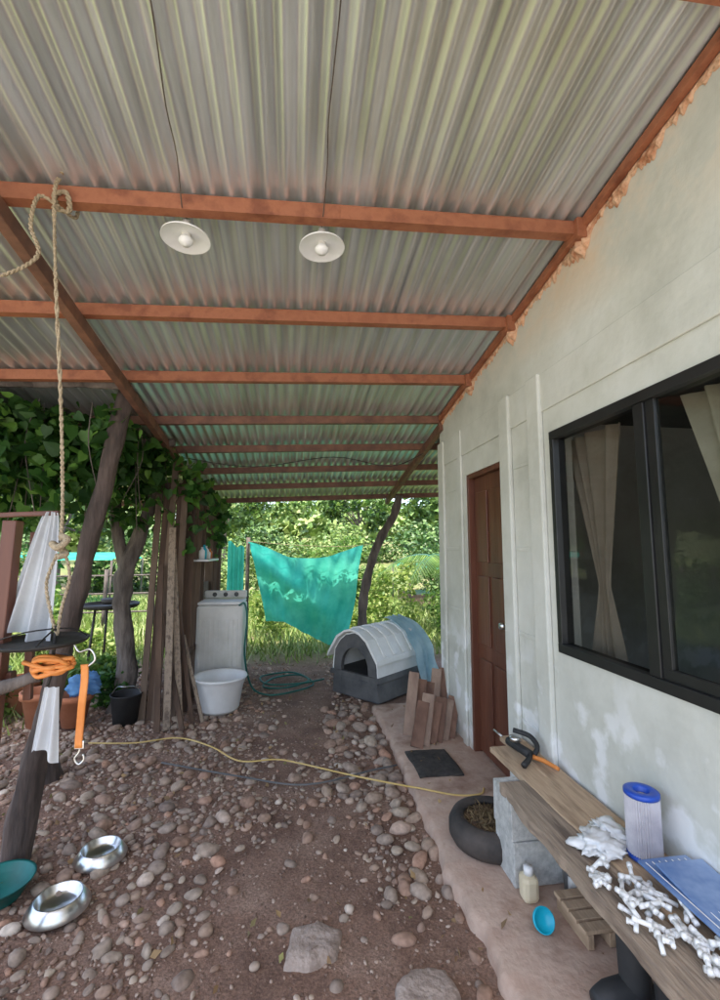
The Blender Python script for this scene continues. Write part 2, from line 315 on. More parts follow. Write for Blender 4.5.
def tryadd(x,y,r,tight=.78):
    gx,gy=int(x//.12),int(y//.12)
    for i in range(gx-1,gx+2):
        for j in range(gy-1,gy+2):
            for (a,b,c) in cell.get((i,j),()):
                if (a-x)**2+(b-y)**2<((r+c)*tight)**2: return False
    cell.setdefault((gx,gy),[]).append((x,y,r));pos.append((x,y,gz(x,y)));sz.append(r);return True
slab=[(.09,1.95,.125),(.48,1.70,.12),(.40,1.5,.08)]
for x,y,r in slab: tryadd(x,y,r)
pos=[];sz=[]
for x,y,r in ((.62,2.27,.05),(.60,2.62,.05),(.66,2.78,.05),(-.25,2.3,.03),(.52,2.95,.065),(.35,3.1,.055),(.60,3.15,.06),(.70,3.35,.06),(.45,3.35,.06),(.25,3.3,.05),(.66,3.0,.055)): tryadd(x,y,r)
for _ in range(300):
    x=random.uniform(.30,.75);y=random.uniform(2.1,4.6)
    if y<2.9 and x<.5: continue
    tryadd(x,y,random.uniform(.035,.062))
for _ in range(2200):
    x=random.uniform(-2.8,.74);y=random.uniform(1.1,6.2);dd=dens(x,y)
    if random.random()<dd*.6: tryadd(x,y,random.uniform(.027,.05))
for _ in range(16000):
    x=random.uniform(-3.0,.75);y=random.uniform(1.0,6.5)
    if random.random()<dens(x,y)*.85: tryadd(x,y,random.uniform(.010,.027))
stones('river_stones',pos,sz,m_stone,2)
m_rock=M('pale_rock',(.25,.185,.145),(.44,.35,.29),scale=12,rough=.95,bump=.9,bscale=40,bdist=.015)
def flatrock(pts,cx,cy,h):
    P=[Vector((x,y)) for x,y in pts];n=len(P);per=[]
    for i in range(n):
        for k in range(6): per.append(P[i].lerp(P[(i+1)%n],k/6))
    m_=len(per);v=[];f=[]
    for j,(s,zz) in enumerate(((1.05,-.03),(1.0,.4*h),(.93,.85*h),(.8,h),(.5,h*1.05),(.2,h*1.08))):
        for q in per: v.append((cx+q.x*s+.006*noise.noise(Vector((q.x*30,q.y*30,j))),cy+q.y*s+.006*noise.noise(Vector((q.x*30,q.y*30,j+9))),gz(cx,cy)+zz+.006*noise.noise(Vector((q.x*s*14,q.y*s*14,4)))))
    for j in range(5):
        for i in range(m_): f.append((j*m_+i,j*m_+(i+1)%m_,(j+1)*m_+(i+1)%m_,(j+1)*m_+i))
    f.append(tuple(5*m_+i for i in range(m_)));mesh('flat_rock',v,f,m_rock,True)
flatrock([(-.10,-.07),(.0,-.09),(.10,-.06),(.13,.05),(.04,.10),(-.07,.09)],.09,1.95,.03)
flatrock([(-.11,-.06),(.02,-.10),(.12,-.04),(.10,.06),(-.03,.08),(-.10,.03)],.48,1.70,.04)
pp=[];ss=[]
for _ in range(28000):
    x=random.uniform(-2.8,.76);y=1.0+5.5*random.random()**1.5
    if random.random()<.35+.65*dens(x,y): pp.append((x,y,gz(x,y)));ss.append(random.uniform(.003,.010))
stones('gravel',pp,ss,m_grav,1,lump=.2)
P=[];
for _ in range(420):
    x=random.uniform(-2.6,1.3);y=random.uniform(1.2,6.5);P.append((x,y,gz(x,y)+.02 if x<.76 else .068))
leaves('fallen_leaves',P,.035,leafmat('dead_leaf',[(.20,.11,.05),(.34,.22,.10),(.12,.07,.04),(.30,.28,.10)],trans=0,rough=.9),wid=.3,droop=.0,up=.0)
# ------------------------------------------------------------ roof
def ZR(x,y): return 3.10-.15*(y-1.81)+.045*(x-1.35)
def roofsheets():
    obs=[];X0=-2.75;wd=.836;k=0
    y1=6.95
    x=X0
    while x<4.6:
        y0=-.3 if x+wd<1.5 else -1.6  # unseen near end stops short to let light in, except over the house
        nx=int((wd+.06)/.076*12);v=[];f=[];st=.076/12
        ysr=np.linspace(y0+random.uniform(-.03,.03),y1+random.uniform(-.04,.04),40);lift=.003*(k%2)
        for j,y in enumerate(ysr):
            for i in range(nx+1):
                xx=x+i*st;c=math.cos((xx-X0)*2*math.pi/.076)
                v.append((xx,y,ZR(xx,y)+.0145+lift+.0130*c+.004*noise.noise(Vector((xx*2.5,y*1.3,k)))))
        for j in range(39):
            for i in range(nx): a=j*(nx+1)+i;f.append((a,a+1,a+nx+2,a+nx+1))
        o=fastmesh('sheet_%d'%k,v,f,m_galv,True);obs.append(o);x+=wd;k+=1
    return obs
group('corrugated_roof',roofsheets())
fr=[]
PY=[.25,.955,1.81,2.51,3.2,3.92,4.6,5.28,5.95,6.62]
for i,y in enumerate(PY):
    xr=1.32 if y<4.0 else 2.6
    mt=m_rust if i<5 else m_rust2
    def zz(x): return ZR(x,y)-.037
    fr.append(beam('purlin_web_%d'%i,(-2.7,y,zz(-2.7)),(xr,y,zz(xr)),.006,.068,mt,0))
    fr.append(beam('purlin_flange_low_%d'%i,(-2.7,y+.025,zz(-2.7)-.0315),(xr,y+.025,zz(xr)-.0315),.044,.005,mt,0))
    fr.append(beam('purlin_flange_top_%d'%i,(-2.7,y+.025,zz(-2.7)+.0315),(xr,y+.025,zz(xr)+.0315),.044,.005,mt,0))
for (x,y) in ((.18,1.81),(.3,2.51),(-.5,3.2)):
    fr.append(beam('splice_%d'%int(y*10),(x,y-.006,ZR(x,y)-.043),(1.3,y-.006,ZR(1.3,y)-.043),.005,.06,m_rust,0))
fr.append(beam('edge_beam_left',(-1.17,-.2,ZR(-1.17,-.2)-.11),(-1.17,6.8,ZR(-1.17,6.8)-.11),.05,.075,m_rust2,.003))
fr.append(beam('wall_angle',(1.328,-.2,ZR(1.32,-.2)-.03),(1.328,3.98,ZR(1.32,3.98)-.03),.03,.04,m_rust,.002))
fr.append(beam('edge_beam_right',(1.34,3.9,ZR(1.34,3.9)-.11),(1.40,6.7,ZR(1.40,6.7)-.11),.05,.075,m_rust2,.003))
for y in (1.81,2.51,3.2): fr.append(box('bracket_%d'%int(y*10),1.285,1.335,y-.035,y+.055,ZR(1.3,y)-.10,ZR(1.3,y)-.005,m_rust,.004))
group('roof_frame',fr)
v=[];f=[];N=600
for i in range(N+1):
    y=-.2+4.2*i/N;zt=ZR(1.34,y)-.02
    q=abs(noise.noise(Vector((y*6,0,2))))+.7*abs(noise.noise(Vector((y*21,1,2))))+.3*noise.noise(Vector((y*60,1,2)))
    blobk=sum(math.exp(-((y-b)/.05)**2) for b in (1.83,2.53,3.22))
    dp=.02+.09*max(q,0)+.09*blobk;th=.006+.018*max(q,0)+.035*blobk
    for k in range(8):
        t=k/7;v.append((1.349-th*math.sin(math.pi*t)*(1+.9*noise.noise(Vector((y*40,t*5,7)))),y,zt-.025-dp*t))
for i in range(N):
    for k in range(7): a=i*8+k;f.append((a,a+8,a+9,a+1))
mesh('foam_filler_strip',v,f,m_foam,True)
# ------------------------------------------------------------ house wall
hw=[];XW=1.35;XI=1.47
topf=lambda x,y: ZR(x,y)-.004
def ws(n,y0,y1,z0,z1=None): hw.append(box(n,XW,XI,y0,y1,z0,z1,m_wall,0,top=None if z1 else topf))
DY0,DY1,DZ=2.76,3.38,2.13;WY0,WY1,WZ0,WZ1=.93,2.18,1.03,2.17
ws('wall_a',DY1,4.0,-.05);ws('wall_over_door',DY0,DY1,DZ);ws('wall_b',WY1,DY0,-.05)
ws('wall_under_window',WY0,WY1,-.05,WZ0);ws('wall_over_window',WY0,WY1,WZ1);ws('wall_c',-1.5,WY0,-.05)
for i,(a,b,p) in enumerate(((3.86,4.003,.026),(3.44,3.52,.020),(2.60,2.73,.030),(2.24,2.37,.031),(.6,.74,.026))):
    hw.append(box('pilaster_%d'%i,XW-p,XW-.0005,a,b,.055,2.52,m_wall,.008))
hw.append(box('tie_band',XW-.013,XW-.0007,-1.5,4.001,2.30,2.514,m_wall,.004))
for i,(a,b) in enumerate(((3.52,3.86),(2.37,2.6),)):
    for z in (.55,1.05,1.55,2.05): hw.append(box('panel_joint',XW-.006,XW-.0003,a,b,z-.012,z+.012,m_wall,.003))
hw.append(box('end_wall',XI,4.6,3.88,4.0,-.05,2.6,m_wall,0,top=topf))
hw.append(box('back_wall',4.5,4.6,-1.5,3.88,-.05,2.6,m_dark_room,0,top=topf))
hw.append(box('rear_wall_low',XI,4.5,-1.5,-1.4,-.05,.95,m_dark_room))  # unseen opening between the rear pieces, added to let light into the room
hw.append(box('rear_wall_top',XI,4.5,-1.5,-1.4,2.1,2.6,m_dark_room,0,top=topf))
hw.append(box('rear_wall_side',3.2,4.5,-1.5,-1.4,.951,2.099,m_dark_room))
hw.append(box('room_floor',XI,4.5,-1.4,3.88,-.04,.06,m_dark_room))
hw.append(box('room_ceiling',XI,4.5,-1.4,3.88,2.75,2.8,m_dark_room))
dx=XW+.05
hw+= [box('door_leaf',dx,dx+.04,DY0+.035,DY1-.035,.075,DZ-.035,m_door,.003),
 box('door_jamb_far',XW+.004,XW+.10,DY1-.035,DY1,.06,DZ,m_door,.003),box('door_jamb_near',XW+.004,XW+.10,DY0,DY0+.035,.06,DZ,m_door,.003),
 box('door_head',XW+.004,XW+.10,DY0+.036,DY1-.036,DZ-.035,DZ,m_door,.003),box('door_sill',XW+.002,XW+.10,DY0,DY1,.0,.059,m_concrete)]
for (a,b) in ((DY0+.09,DY0+.28),(DY0+.34,DY1-.09)):
    for (z0,z1) in ((.2,.75),(.85,1.35),(1.45,1.98)):
        hw.append(box('door_panel',dx-.012,dx-.0005,a,b,z0,z1,m_door,.01))
hw.append(lathe('door_knob',[(0,-.05),(.02,-.05),(.028,-.03),(.02,-.01),(.012,0),(.03,.0),(.03,.01)],(dx-.015,DY0+.07,1.05),m_steel,16,rot=Matrix.Rotation(math.pi/2,3,'Y')))
def glassmat(name,tint,gl):
    m,nt,b=newmat(name);L=nt.links;nt.nodes.remove(b)
    t=nt.nodes.new('ShaderNodeBsdfTransparent');t.inputs[0].default_value=(*tint,1)
    g=nt.nodes.new('ShaderNodeBsdfGlossy');g.inputs['Roughness'].default_value=.03;g.inputs[0].default_value=(.9,.95,.92,1)
    fr_=nt.nodes.new('ShaderNodeFresnel');fr_.inputs[0].default_value=gl;mx=nt.nodes.new('ShaderNodeMixShader')
    L.new(fr_.outputs[0],mx.inputs[0]);L.new(t.outputs[0],mx.inputs[1]);L.new(g.outputs[0],mx.inputs[2]);L.new(mx.outputs[0],nt.nodes['Material Output'].inputs[0]);return m
m_glass=glassmat('window_glass',(.62,.66,.62),1.2);m_screen=glassmat('screened_glass',(.5,.5,.48),1.12)
FW=.045
for nme,a,b,c,d in (('frame_top',WY0,WY1,WZ1-FW,WZ1),('frame_bottom',WY0,WY1,WZ0,WZ0+FW)): hw.append(box(nme,XW-.012,XW+.06,a,b,c,d,m_black,.003))
for nme,a,b in (('frame_far',WY1-.035,WY1),('frame_near',WY0,WY0+.04)): hw.append(box(nme,XW-.011,XW+.06,a,b,WZ0+FW,WZ1-FW,m_black,.003))
hw.append(box('window_mullion',XW-.004,XW+.03,1.535,1.59,WZ0+FW,WZ1-FW,m_black,.003))
hw.append(box('sash_rail',XW+.005,XW+.03,WY0+.04,1.535,WZ0+FW,WZ0+FW+.04,m_black,.003))
hw.append(box('sash_stile',XW+.004,XW+.03,1.49,1.533,WZ0+FW+.04,WZ1-FW,m_black,.002))
hw.append(mesh('glass_far',[(XW+.022,1.59,WZ0+FW),(XW+.022,WY1-.035,WZ0+FW),(XW+.022,WY1-.035,WZ1-FW),(XW+.022,1.59,WZ1-FW)],[(0,1,2,3)],m_screen))
hw.append(mesh('glass_near',[(XW+.016,WY0+.04,WZ0+FW),(XW+.016,1.49,WZ0+FW),(XW+.016,1.49,WZ1-FW),(XW+.016,WY0+.04,WZ1-FW)],[(0,1,2,3)],m_glass))
group('house',hw)
m_curt=clothmat('curtain_cloth',(.55,.47,.37),(.68,.59,.48),trans=.3)
def curtain(name,yc,shift,ph):
    def fn(u,w):
        z=2.15-1.15*w;g=abs(w-.68);width=.035+.20*min(1,(g/.68))**1.1 if w<.68 else .035+.09*(g/.32)
        yy=yc+shift*(w if w<.68 else .68)+ (u-.5)*2*width
        return (1.52+.018*math.sin(u*27+ph+1.5*math.sin(u*9+w*2))*(.4+width*4),yy,z)
    return grid(name,fn,70,40,m_curt)
curtain('window_curtain',2.12,-.10,0);curtain('window_curtain',1.28,.02,2)
# ------------------------------------------------------------ lamps
def lamp(x,y,z,tl):
    ps=[lathe('shade',[(.018,.035),(.03,.03),(.036,.012),(.075,0),(.100,-.010),(.102,-.018),(.099,-.017),(.074,-.005),(.03,.006),(0,.008)],(x,y,z),m_whitepl,40,rot=Matrix.Rotation(tl,3,'Y')),
        lathe('socket',[(0,.07),(.017,.07),(.02,.03),(.02,.0),(.018,-.02),(0,-.02)],(x,y,z),m_cream,20),
        lathe('bulb',[(0,-.005),(.020,-.01),(.030,-.022),(.030,-.032),(.02,-.045),(0,-.05)],(x,y,z+.003),m_whitepl,24)]
    return group('hanging_lamp',ps)
lamp(-.475,1.885,2.885,.02);lamp(.105,1.885,2.905,-.06)
m_wire=M('lamp_wire_sheath',(.06,.045,.035),(.12,.09,.07),rough=.7,bump=0)
for n_,x,z,x2 in (('lamp_wire',-.475,2.955,-.36),('lamp_wire',.105,2.975,.11)):
    P=[(x,1.885,z-.01),(x-.003,1.86,z+.05)]
    for t in np.linspace(0,1,10):
        yy=1.80-1.5*t;xx=x+(x2-x)*t+.005*math.sin(t*19);P.append((xx,yy,ZR(xx,yy)-.008-.010*abs(math.sin(t*9))-(.06 if t==0 else 0)))
    tube(n_,P,.0025,m_wire,6,4)
rp=[]
def twist(P,r):
    pts,_=smoothpts(P,[r]*len(P),18);out=[]
    for s in (0,math.pi):
        q=[]
        acc=0
        for i,p in enumerate(pts):
            if i: acc+=(p-pts[i-1]).length
            q.append(p+Vector((math.cos(acc*170+s),math.sin(acc*170+s),0))*r*.55)
        out.append(tube('strand',q,r*.72,m_rope,6,1))
    return out
rp+=twist([(-.935,1.78,3.0),(-.93,1.75,2.9),(-.92,1.78,2.6),(-.905,1.86,2.1),(-.895,1.9,1.75),(-.89,1.9,1.58)],.007)
rp+=twist([(-.93,1.78,3.03),(-.915,1.87,3.035),(-.92,1.90,2.93),(-.935,1.79,2.89),(-.99,1.76,2.9),(-1.01,1.76,2.78),(-.98,1.77,2.68),(-1.02,1.77,2.62),(-1.10,1.77,2.57)],.007)
rp+=twist([(-.945,1.80,2.9),(-.955,1.8,2.94),(-.91,1.79,2.95),(-.905,1.81,2.89),(-.95,1.79,2.88)],.009)
rp.append(tube('knot',[(-.89,1.9,1.60),(-.86,1.885,1.585),(-.885,1.87,1.555),(-.915,1.89,1.57),(-.90,1.92,1.55),(-.87,1.9,1.53),(-.89,1.88,1.52)],.013,m_rope,8,6))
rp+=twist([(-.90,1.9,1.53),(-.93,1.9,1.42),(-.905,1.9,1.3),(-.88,1.9,1.225)],.0055)
rp+=twist([(-.87,1.9,1.53),(-.85,1.9,1.44),(-.87,1.9,1.33),(-.88,1.9,1.225)],.0055)
group('hanging_rope',rp)
hf=[lathe('plate',[(0,0),(.14,0),(.155,.004),(.162,.012),(.167,.012),(.16,.0),(.145,-.005),(0,-.005)],(-.95,1.92,1.195),m_iron,40)]
for k in range(4):
    a=k*math.pi/2+.4;hf.append(tube('hanger',[(-.95+.155*math.cos(a),1.92+.155*math.sin(a),1.208),(-.91+.08*math.cos(a),1.91+.08*math.sin(a),1.24),(-.885,1.9,1.25)],.003,m_iron,6,3))
hf.append(tube('centre_rod',[(-.885,1.9,1.26),(-.89,1.9,1.1),(-.9,1.9,1.04)],.006,m_iron,8,3))
group('hanging_feeder',hf)
ol=[]
for k in range(7):
    rr_=.045+.03*random.random();ox,oz=random.uniform(-.02,.02),random.uniform(-.015,.015);tp_=random.uniform(-.8,.8)
    a=[(-.885+ox+rr_*math.cos(t)+.008*math.sin(3*t+k), 1.9+rr_*math.sin(t)*math.cos(tp_)*.6, 1.12+oz+rr_*math.sin(t)*math.sin(tp_)*.8+.01*math.sin(2*t+k)) for t in np.linspace(0,6.1,14)]
    ol.append(tube('loop_%d'%k,a,[random.uniform(.006,.011) for _ in a],m_orange,8,3,rough=.4))
group('orange_cord_bundle',ol)
sw=[grid('webbing',lambda u,w:(-.775+.013*(u-.5)*2+.003*math.sin(w*6),1.9+.003*math.sin(w*11),1.115-.30*w),4,20,m_orange)]
sw[0].modifiers.new('s','SOLIDIFY').thickness=.006
sw.append(tube('hook',[(-.775,1.9,.83),(-.775,1.9,.80),(-.79,1.9,.775),(-.775,1.9,.755),(-.758,1.9,.77),(-.762,1.9,.79)],.004,m_steel,8,4))
sw.append(box('buckle',-.792,-.758,1.893,1.907,.81,.84,m_steel,.003))
sw.append(tube('arm',[(-.82,1.905,1.19),(-.80,1.905,1.16),(-.76,1.9,1.17),(-.74,1.9,1.13),(-.775,1.9,1.10)],.004,m_steel,8,4))
group('orange_strap',sw)
def towel(u,w):
    wd=.026+.072*w**.7;x=-.965-.06*w+(u-.5)*2*wd
    z=1.70-.50*w*(1-.07*math.sin(u*4.2+.8))-.012*abs(u-.5)
    y=1.97+(.010+.016*w)*math.sin(u*17+.8*w)+.005*math.sin(u*39+1.5*w)
    return (x,y,z)
grid('hanging_towel',towel,90,40,m_whitecloth)
def rag(u,w):
    return (-.895-.012*w+(u-.5)*(.05+.045*w),1.92+(.006+.009*w)*math.sin(u*13+w),1.03-.25*w*(1-.12*math.sin(u*4+.5)))
grid('hanging_rag',rag,40,30,m_whitecloth)
rk=[beam('upright',(-1.13,1.95,.0),(-1.09,1.95,1.66),.055,.05,m_door,.004),beam('upright_b',(-1.04,2.05,.95),(-1.06,2.05,1.62),.025,.03,m_door,.004),
    beam('rail',(-1.6,1.98,1.66),(-.94,1.98,1.695),.02,.02,m_door,.004),beam('rail_low',(-1.6,1.98,1.02),(-1.06,1.98,1.06),.04,.04,m_door,.004),
    beam('upright_c',(-1.56,1.95,.0),(-1.56,1.95,1.68),.05,.05,m_rust2,.004)]
group('wooden_rack',rk)
tube('black_post',[(-1.33,2.62,-.02),(-1.31,2.62,.25),(-1.27,2.62,.5),(-1.22,2.62,.75),(-1.19,2.62,1.0)],[.07,.066,.058,.045,.038],m_darkbark,14,5,rough=.25)
tube('fallen_branch',[(-1.5,1.9,.92),(-1.2,1.9,1.0),(-1.0,1.9,1.06),(-.93,1.9,1.08)],[.03,.026,.022,.02],m_bark,8,5,rough=.3)
for (x,y,r) in ((-.93,2.60,.105),(-.975,2.28,.108)):
    lathe('dog_bowl',[(r*1.14,0),(r*1.15,.004),(r*.95,.035),(r*.86,.048),(r*.83,.050),(r*.80,.046),(r*.70,.02),(r*.6,.012),(0,.010)],(x,y,.016),m_steel,48)
lathe('plastic_bowl',[(.09,0),(.13,.07),(.14,.075),(.135,.068),(.09,.012),(0,.01)],(-1.27,2.38,.012),M('teal_green_plastic',(0,.08,.07),(.0,.14,.12),rough=.5,bump=0),40)
# ------------------------------------------------------------ left structure
tube('leaning_tree_post',[(-1.62,3.52,-.05),(-1.66,3.52,.4),(-1.56,3.5,.95),(-1.47,3.5,1.5),(-1.36,3.5,2.1),(-1.25,3.5,2.72)],[.085,.07,.065,.06,.06,.065],m_darkbark,14,8,rough=.35)
ft=[tube('trunk',[(-1.66,4.85,-.05),(-1.59,4.85,.45),(-1.66,4.82,.9),(-1.63,4.8,1.35),(-1.50,4.8,1.75),(-1.36,4.7,2.2),(-1.27,4.7,2.5)],[.10,.085,.075,.08,.065,.055,.05],m_bark,14,8,rough=.45),
    tube('fork',[(-1.63,4.8,1.35),(-1.73,4.8,1.7),(-1.78,4.8,2.2),(-1.82,4.8,2.6)],[.07,.055,.045,.04],m_bark,12,6,rough=.3)]
group('forked_tree_post',ft)
lg=[tube('log_a',[(-2.7,3.35,2.66),(-1.9,3.35,2.72),(-1.2,3.35,2.74)],[.05,.048,.045],m_bark,12,6,rough=.2),
    tube('log_b',[(-2.2,3.3,2.65),(-1.95,3.9,2.45),(-1.75,4.6,2.3)],[.04,.035,.03],m_bark,10,6,rough=.2),
    tube('log_c',[(-2.7,4.3,2.45),(-1.9,4.3,2.5),(-1.1,4.3,2.53)],[.04,.04,.035],m_bark,10,6,rough=.2),
    tube('log_post',[(-2.6,3.35,-.02),(-2.62,3.35,1.3),(-2.6,3.35,2.66)],[.06,.055,.05],m_bark,10,6,rough=.2)]
group('log_pergola',lg)
bs=[]
for k in range(5):
    x=-1.33+k*.062;bs.append(beam('board_%d'%k,(x+random.uniform(-.02,.02),4.52+.02*(k%2),-.02),(x+random.uniform(-.01,.03)+.04,4.55+.02*(k%2),2.35+random.uniform(-.25,.05)),.058,.02,m_darkwood if k%2 else m_planks,.003,up=(0,1,0)))
yy=4.62;k=0
while yy<6.6:
    w=random.uniform(.09,.15)
    if not(5.35<yy<5.9): bs.append(beam('side_board_%d'%k,(-1.05,yy+w/2,0),(-1.05+random.uniform(-.02,.02),yy+w/2,2.32-.1*(yy-4.6)),.018,w-.012,m_planks if k%3 else m_darkwood,.003,up=(1,0,0)))
    yy+=w;k+=1
bs.append(box('side_board_low',-1.06,-1.04,5.35,5.95,0,1.15,m_planks,.003))
bs.append(box('shelf',-1.04,-.86,4.85,5.5,1.42,1.44,m_whitepl,.003));
bs+=[box('rail_a',-1.035,-1.0,4.62,6.6,1.9,1.96,m_darkwood,.003),box('rail_b',-1.035,-1.0,4.62,6.6,.5,.56,m_darkwood,.003)]
group('board_screen',bs)
it=[]
for k in range(5):
    y=4.92+k*.11;it.append(lathe('bottle_%d'%k,[(0,0),(.028,0),(.03,.06),(.03,.09),(.012,.11),(.012,.13),(0,.13)],(-.94,y,1.441),[m_whitepl,m_cyan,m_cream,m_whitepl,m_orange][k],14,sc=(1,1,random.uniform(.7,1.2))))
group('shelf_bottles',it)
lp=[]
for (xa,ya,xb,yb,zb,w) in ((-.95,4.30,-1.12,4.50,1.55,.05),(-.86,4.36,-1.09,4.50,1.25,.035),(-1.05,4.25,-1.13,4.48,1.75,.06),(-.92,4.24,-1.2,4.49,.95,.04),(-1.12,4.22,-1.22,4.48,1.4,.05),(-.78,4.40,-1.0,4.5,.75,.03)):
    lp.append(beam('plank',(xa,ya,0.0),(xb,yb,zb),w,.02,random.choice([m_planks,m_bench2,m_darkwood]),.002,up=(0,1,0)))
group('leaning_planks',lp)
wm=[box('body',-1.0,-.52,5.05,5.52,.04,.95,m_cream,.03)]
for k in range(9): wm.append(box('rib_%d'%k,-.965+k*.047,-.945+k*.047,5.043,5.052,.14,.80,m_cream,.003))
wm+=[box('lid',-.995,-.525,5.06,5.46,.953,.985,m_whitepl,.012),box('control_panel',-.995,-.525,5.44,5.52,.986,1.07,m_cream,.015),box('plinth',-.98,-.54,5.08,5.5,0,.04,m_greypl)]
for k in range(3): wm.append(lathe('knob_%d'%k,[(0,-.02),(.022,-.02),(.025,0)],(-.88+k*.12,5.438,1.03),m_greypl,16,rot=Matrix.Rotation(-math.pi/2,3,'X')))
group('washing_machine',wm)
lathe('white_washtub',[(0,.012),(.15,.012),(.17,.0),(.185,.03),(.225,.27),(.25,.30),(.258,.31),(.25,.325),(.235,.315),(.215,.27),(.17,.04),(0,.035)],(-.68,4.68,.01),m_whitepl,44)
tube('green_hose',[(-.56,5.04,.95),(-.50,5.0,.97),(-.47,5.0,.8),(-.49,5.02,.45),(-.42,5.1,.1),(-.25,5.0,.03),(0,5.05,.03),(.25,5.3,.03),(.1,5.7,.03),(-.2,5.6,.035),(-.3,5.25,.04),(-.05,5.15,.05),(.2,5.4,.05),(.0,5.8,.04),(-.35,5.7,.03),(-.25,5.3,.05),(.1,5.25,.06),(.38,5.45,.04)],.010,m_green,8,8)
tube('yellow_cord',[(-1.55,3.95,.05),(-1.2,3.9,.05),(-.9,4.0,.03),(-.6,3.75,.05),(-.36,3.52,.03),(-.1,3.47,.045),(.07,3.42,.03),(.4,3.16,.05),(.69,2.97,.06),(.8,2.88,.075),(1.0,2.79,.066),(1.15,2.78,.066),(1.2,2.84,.066)],.0055,m_yellow,8,8)
tube('brown_pipe',[(-.9,3.55,.04),(-.35,3.30,.03),(.1,3.12,.03),(.55,3.2,.05),(.74,3.25,.05)],.006,m_greypl,8,8)
gt=[lathe('top',[(0,.0),(.30,0),(.32,.02),(.325,.05),(.31,.05),(.30,.02),(0,.02)],(-2.2,6.0,.84),m_iron,36)]
for k in range(3):
    a=k*2.09;gt.append(tube('leg_%d'%k,[(-2.2+.2*math.cos(a),6+.2*math.sin(a),.84),(-2.2+.28*math.cos(a),6+.28*math.sin(a),0)],.015,m_iron,8,2))
gt.append(lathe('pan',[(0,0),(.12,0),(.14,.06),(.13,.06),(0,.01)],(-2.15,5.95,.892),m_iron,20))
group('round_metal_table',gt)
for (x,y,s) in ((-1.90,4.5,1),(-2.2,4.55,1.1),(-2.55,4.9,1.2)):
    lathe('flower_pot',[(0,0),(.09*s,0),(.13*s,.22*s),(.15*s,.22*s),(.15*s,.27*s),(.135*s,.27*s),(.12*s,.2*s),(0,.2*s)],(x,y,.0),m_terra,28)
def crumple(name,c,r,mat,seed=0,amp=.35):
    bv,bf=ico(4);v=[]
    for p in bv:
        q=Vector(p);k=1+amp*noise.noise(q*1.7+Vector((seed,0,0)))+amp*.8*abs(noise.noise(q*4+Vector((0,seed,0))))+amp*.3*noise.noise(q*9)
        v.append((c[0]+p[0]*r[0]*k,c[1]+p[1]*r[1]*k,c[2]+p[2]*r[2]*k))
    return fastmesh(name,v,bf,mat,True)
crumple('blue_plastic_bag',(-1.84,4.5,.35),(.13,.12,.08),clothmat('blue_bag',(.14,.34,.62),(.26,.48,.75)),3,.5)
bk=[lathe('pail',[(0,0),(.10,0),(.13,.24),(.137,.245),(.137,.255),(.125,.25),(.095,.01),(0,.01)],(-1.47,4.5,.0),m_rubber,26)]
bk.append(tube('handle',[(-1.60,4.5,.24),(-1.55,4.48,.31),(-1.47,4.42,.33),(-1.39,4.48,.31),(-1.34,4.5,.24)],.004,m_steel,6,4));group('black_bucket',bk)
# ------------------------------------------------------------ shade cloth
def shade(u,w):
    xt=-.70+1.84*u;zt=1.66-.26*math.sin(math.pi*u)**1.1-.04*u+.04*abs(math.sin(u*9))*(1-u)
    xb=-.40+1.24*u;zb=.44-.36*u+.05*math.sin(u*6)
    y=7.25+.18*math.sin(w*3+u*2)+.05*math.sin(u*17+w*4)*w+.03*math.sin(u*41+w*5)+.07*math.sin(w*9-u*7)
    return (xt+(xb-xt)*w,y,zt+(zb-zt)*w)
grid('teal_shade_cloth',shade,90,60,m_teal)
grid('teal_shade_cloth',lambda u,w:(-.98+.24*u,7.1+.03*math.sin(u*20),1.66-.75*w-.1*u+.03*math.sin(u*9)),20,14,m_teal)
tube('shade_cloth_post',[(-.70,7.3,0),(-.70,7.3,1.73)],.03,m_bark,8,4)
tube('clothes_line',[(-.70,7.3,1.67),(.2,7.3,1.60),(1.2,7.2,1.62),(1.6,6.4,1.9)],.004,m_rope,5,4)
tube('curved_tree_post',[(.93,6.05,-.05),(.92,6.05,.4),(.93,6.03,.85),(1.03,6.0,1.35),(1.18,6.0,1.72),(1.36,6.0,2.02),(1.42,5.95,2.28)],[.08,.065,.06,.057,.056,.054,.052],m_bark,14,8,rough=.3)
tube('power_cable',[(-1.1,4.6,2.45),(-.4,4.62,2.38),(.4,4.6,2.50),(1.0,4.6,2.42),(1.34,4.5,2.55)],.004,m_rubber,6,6)
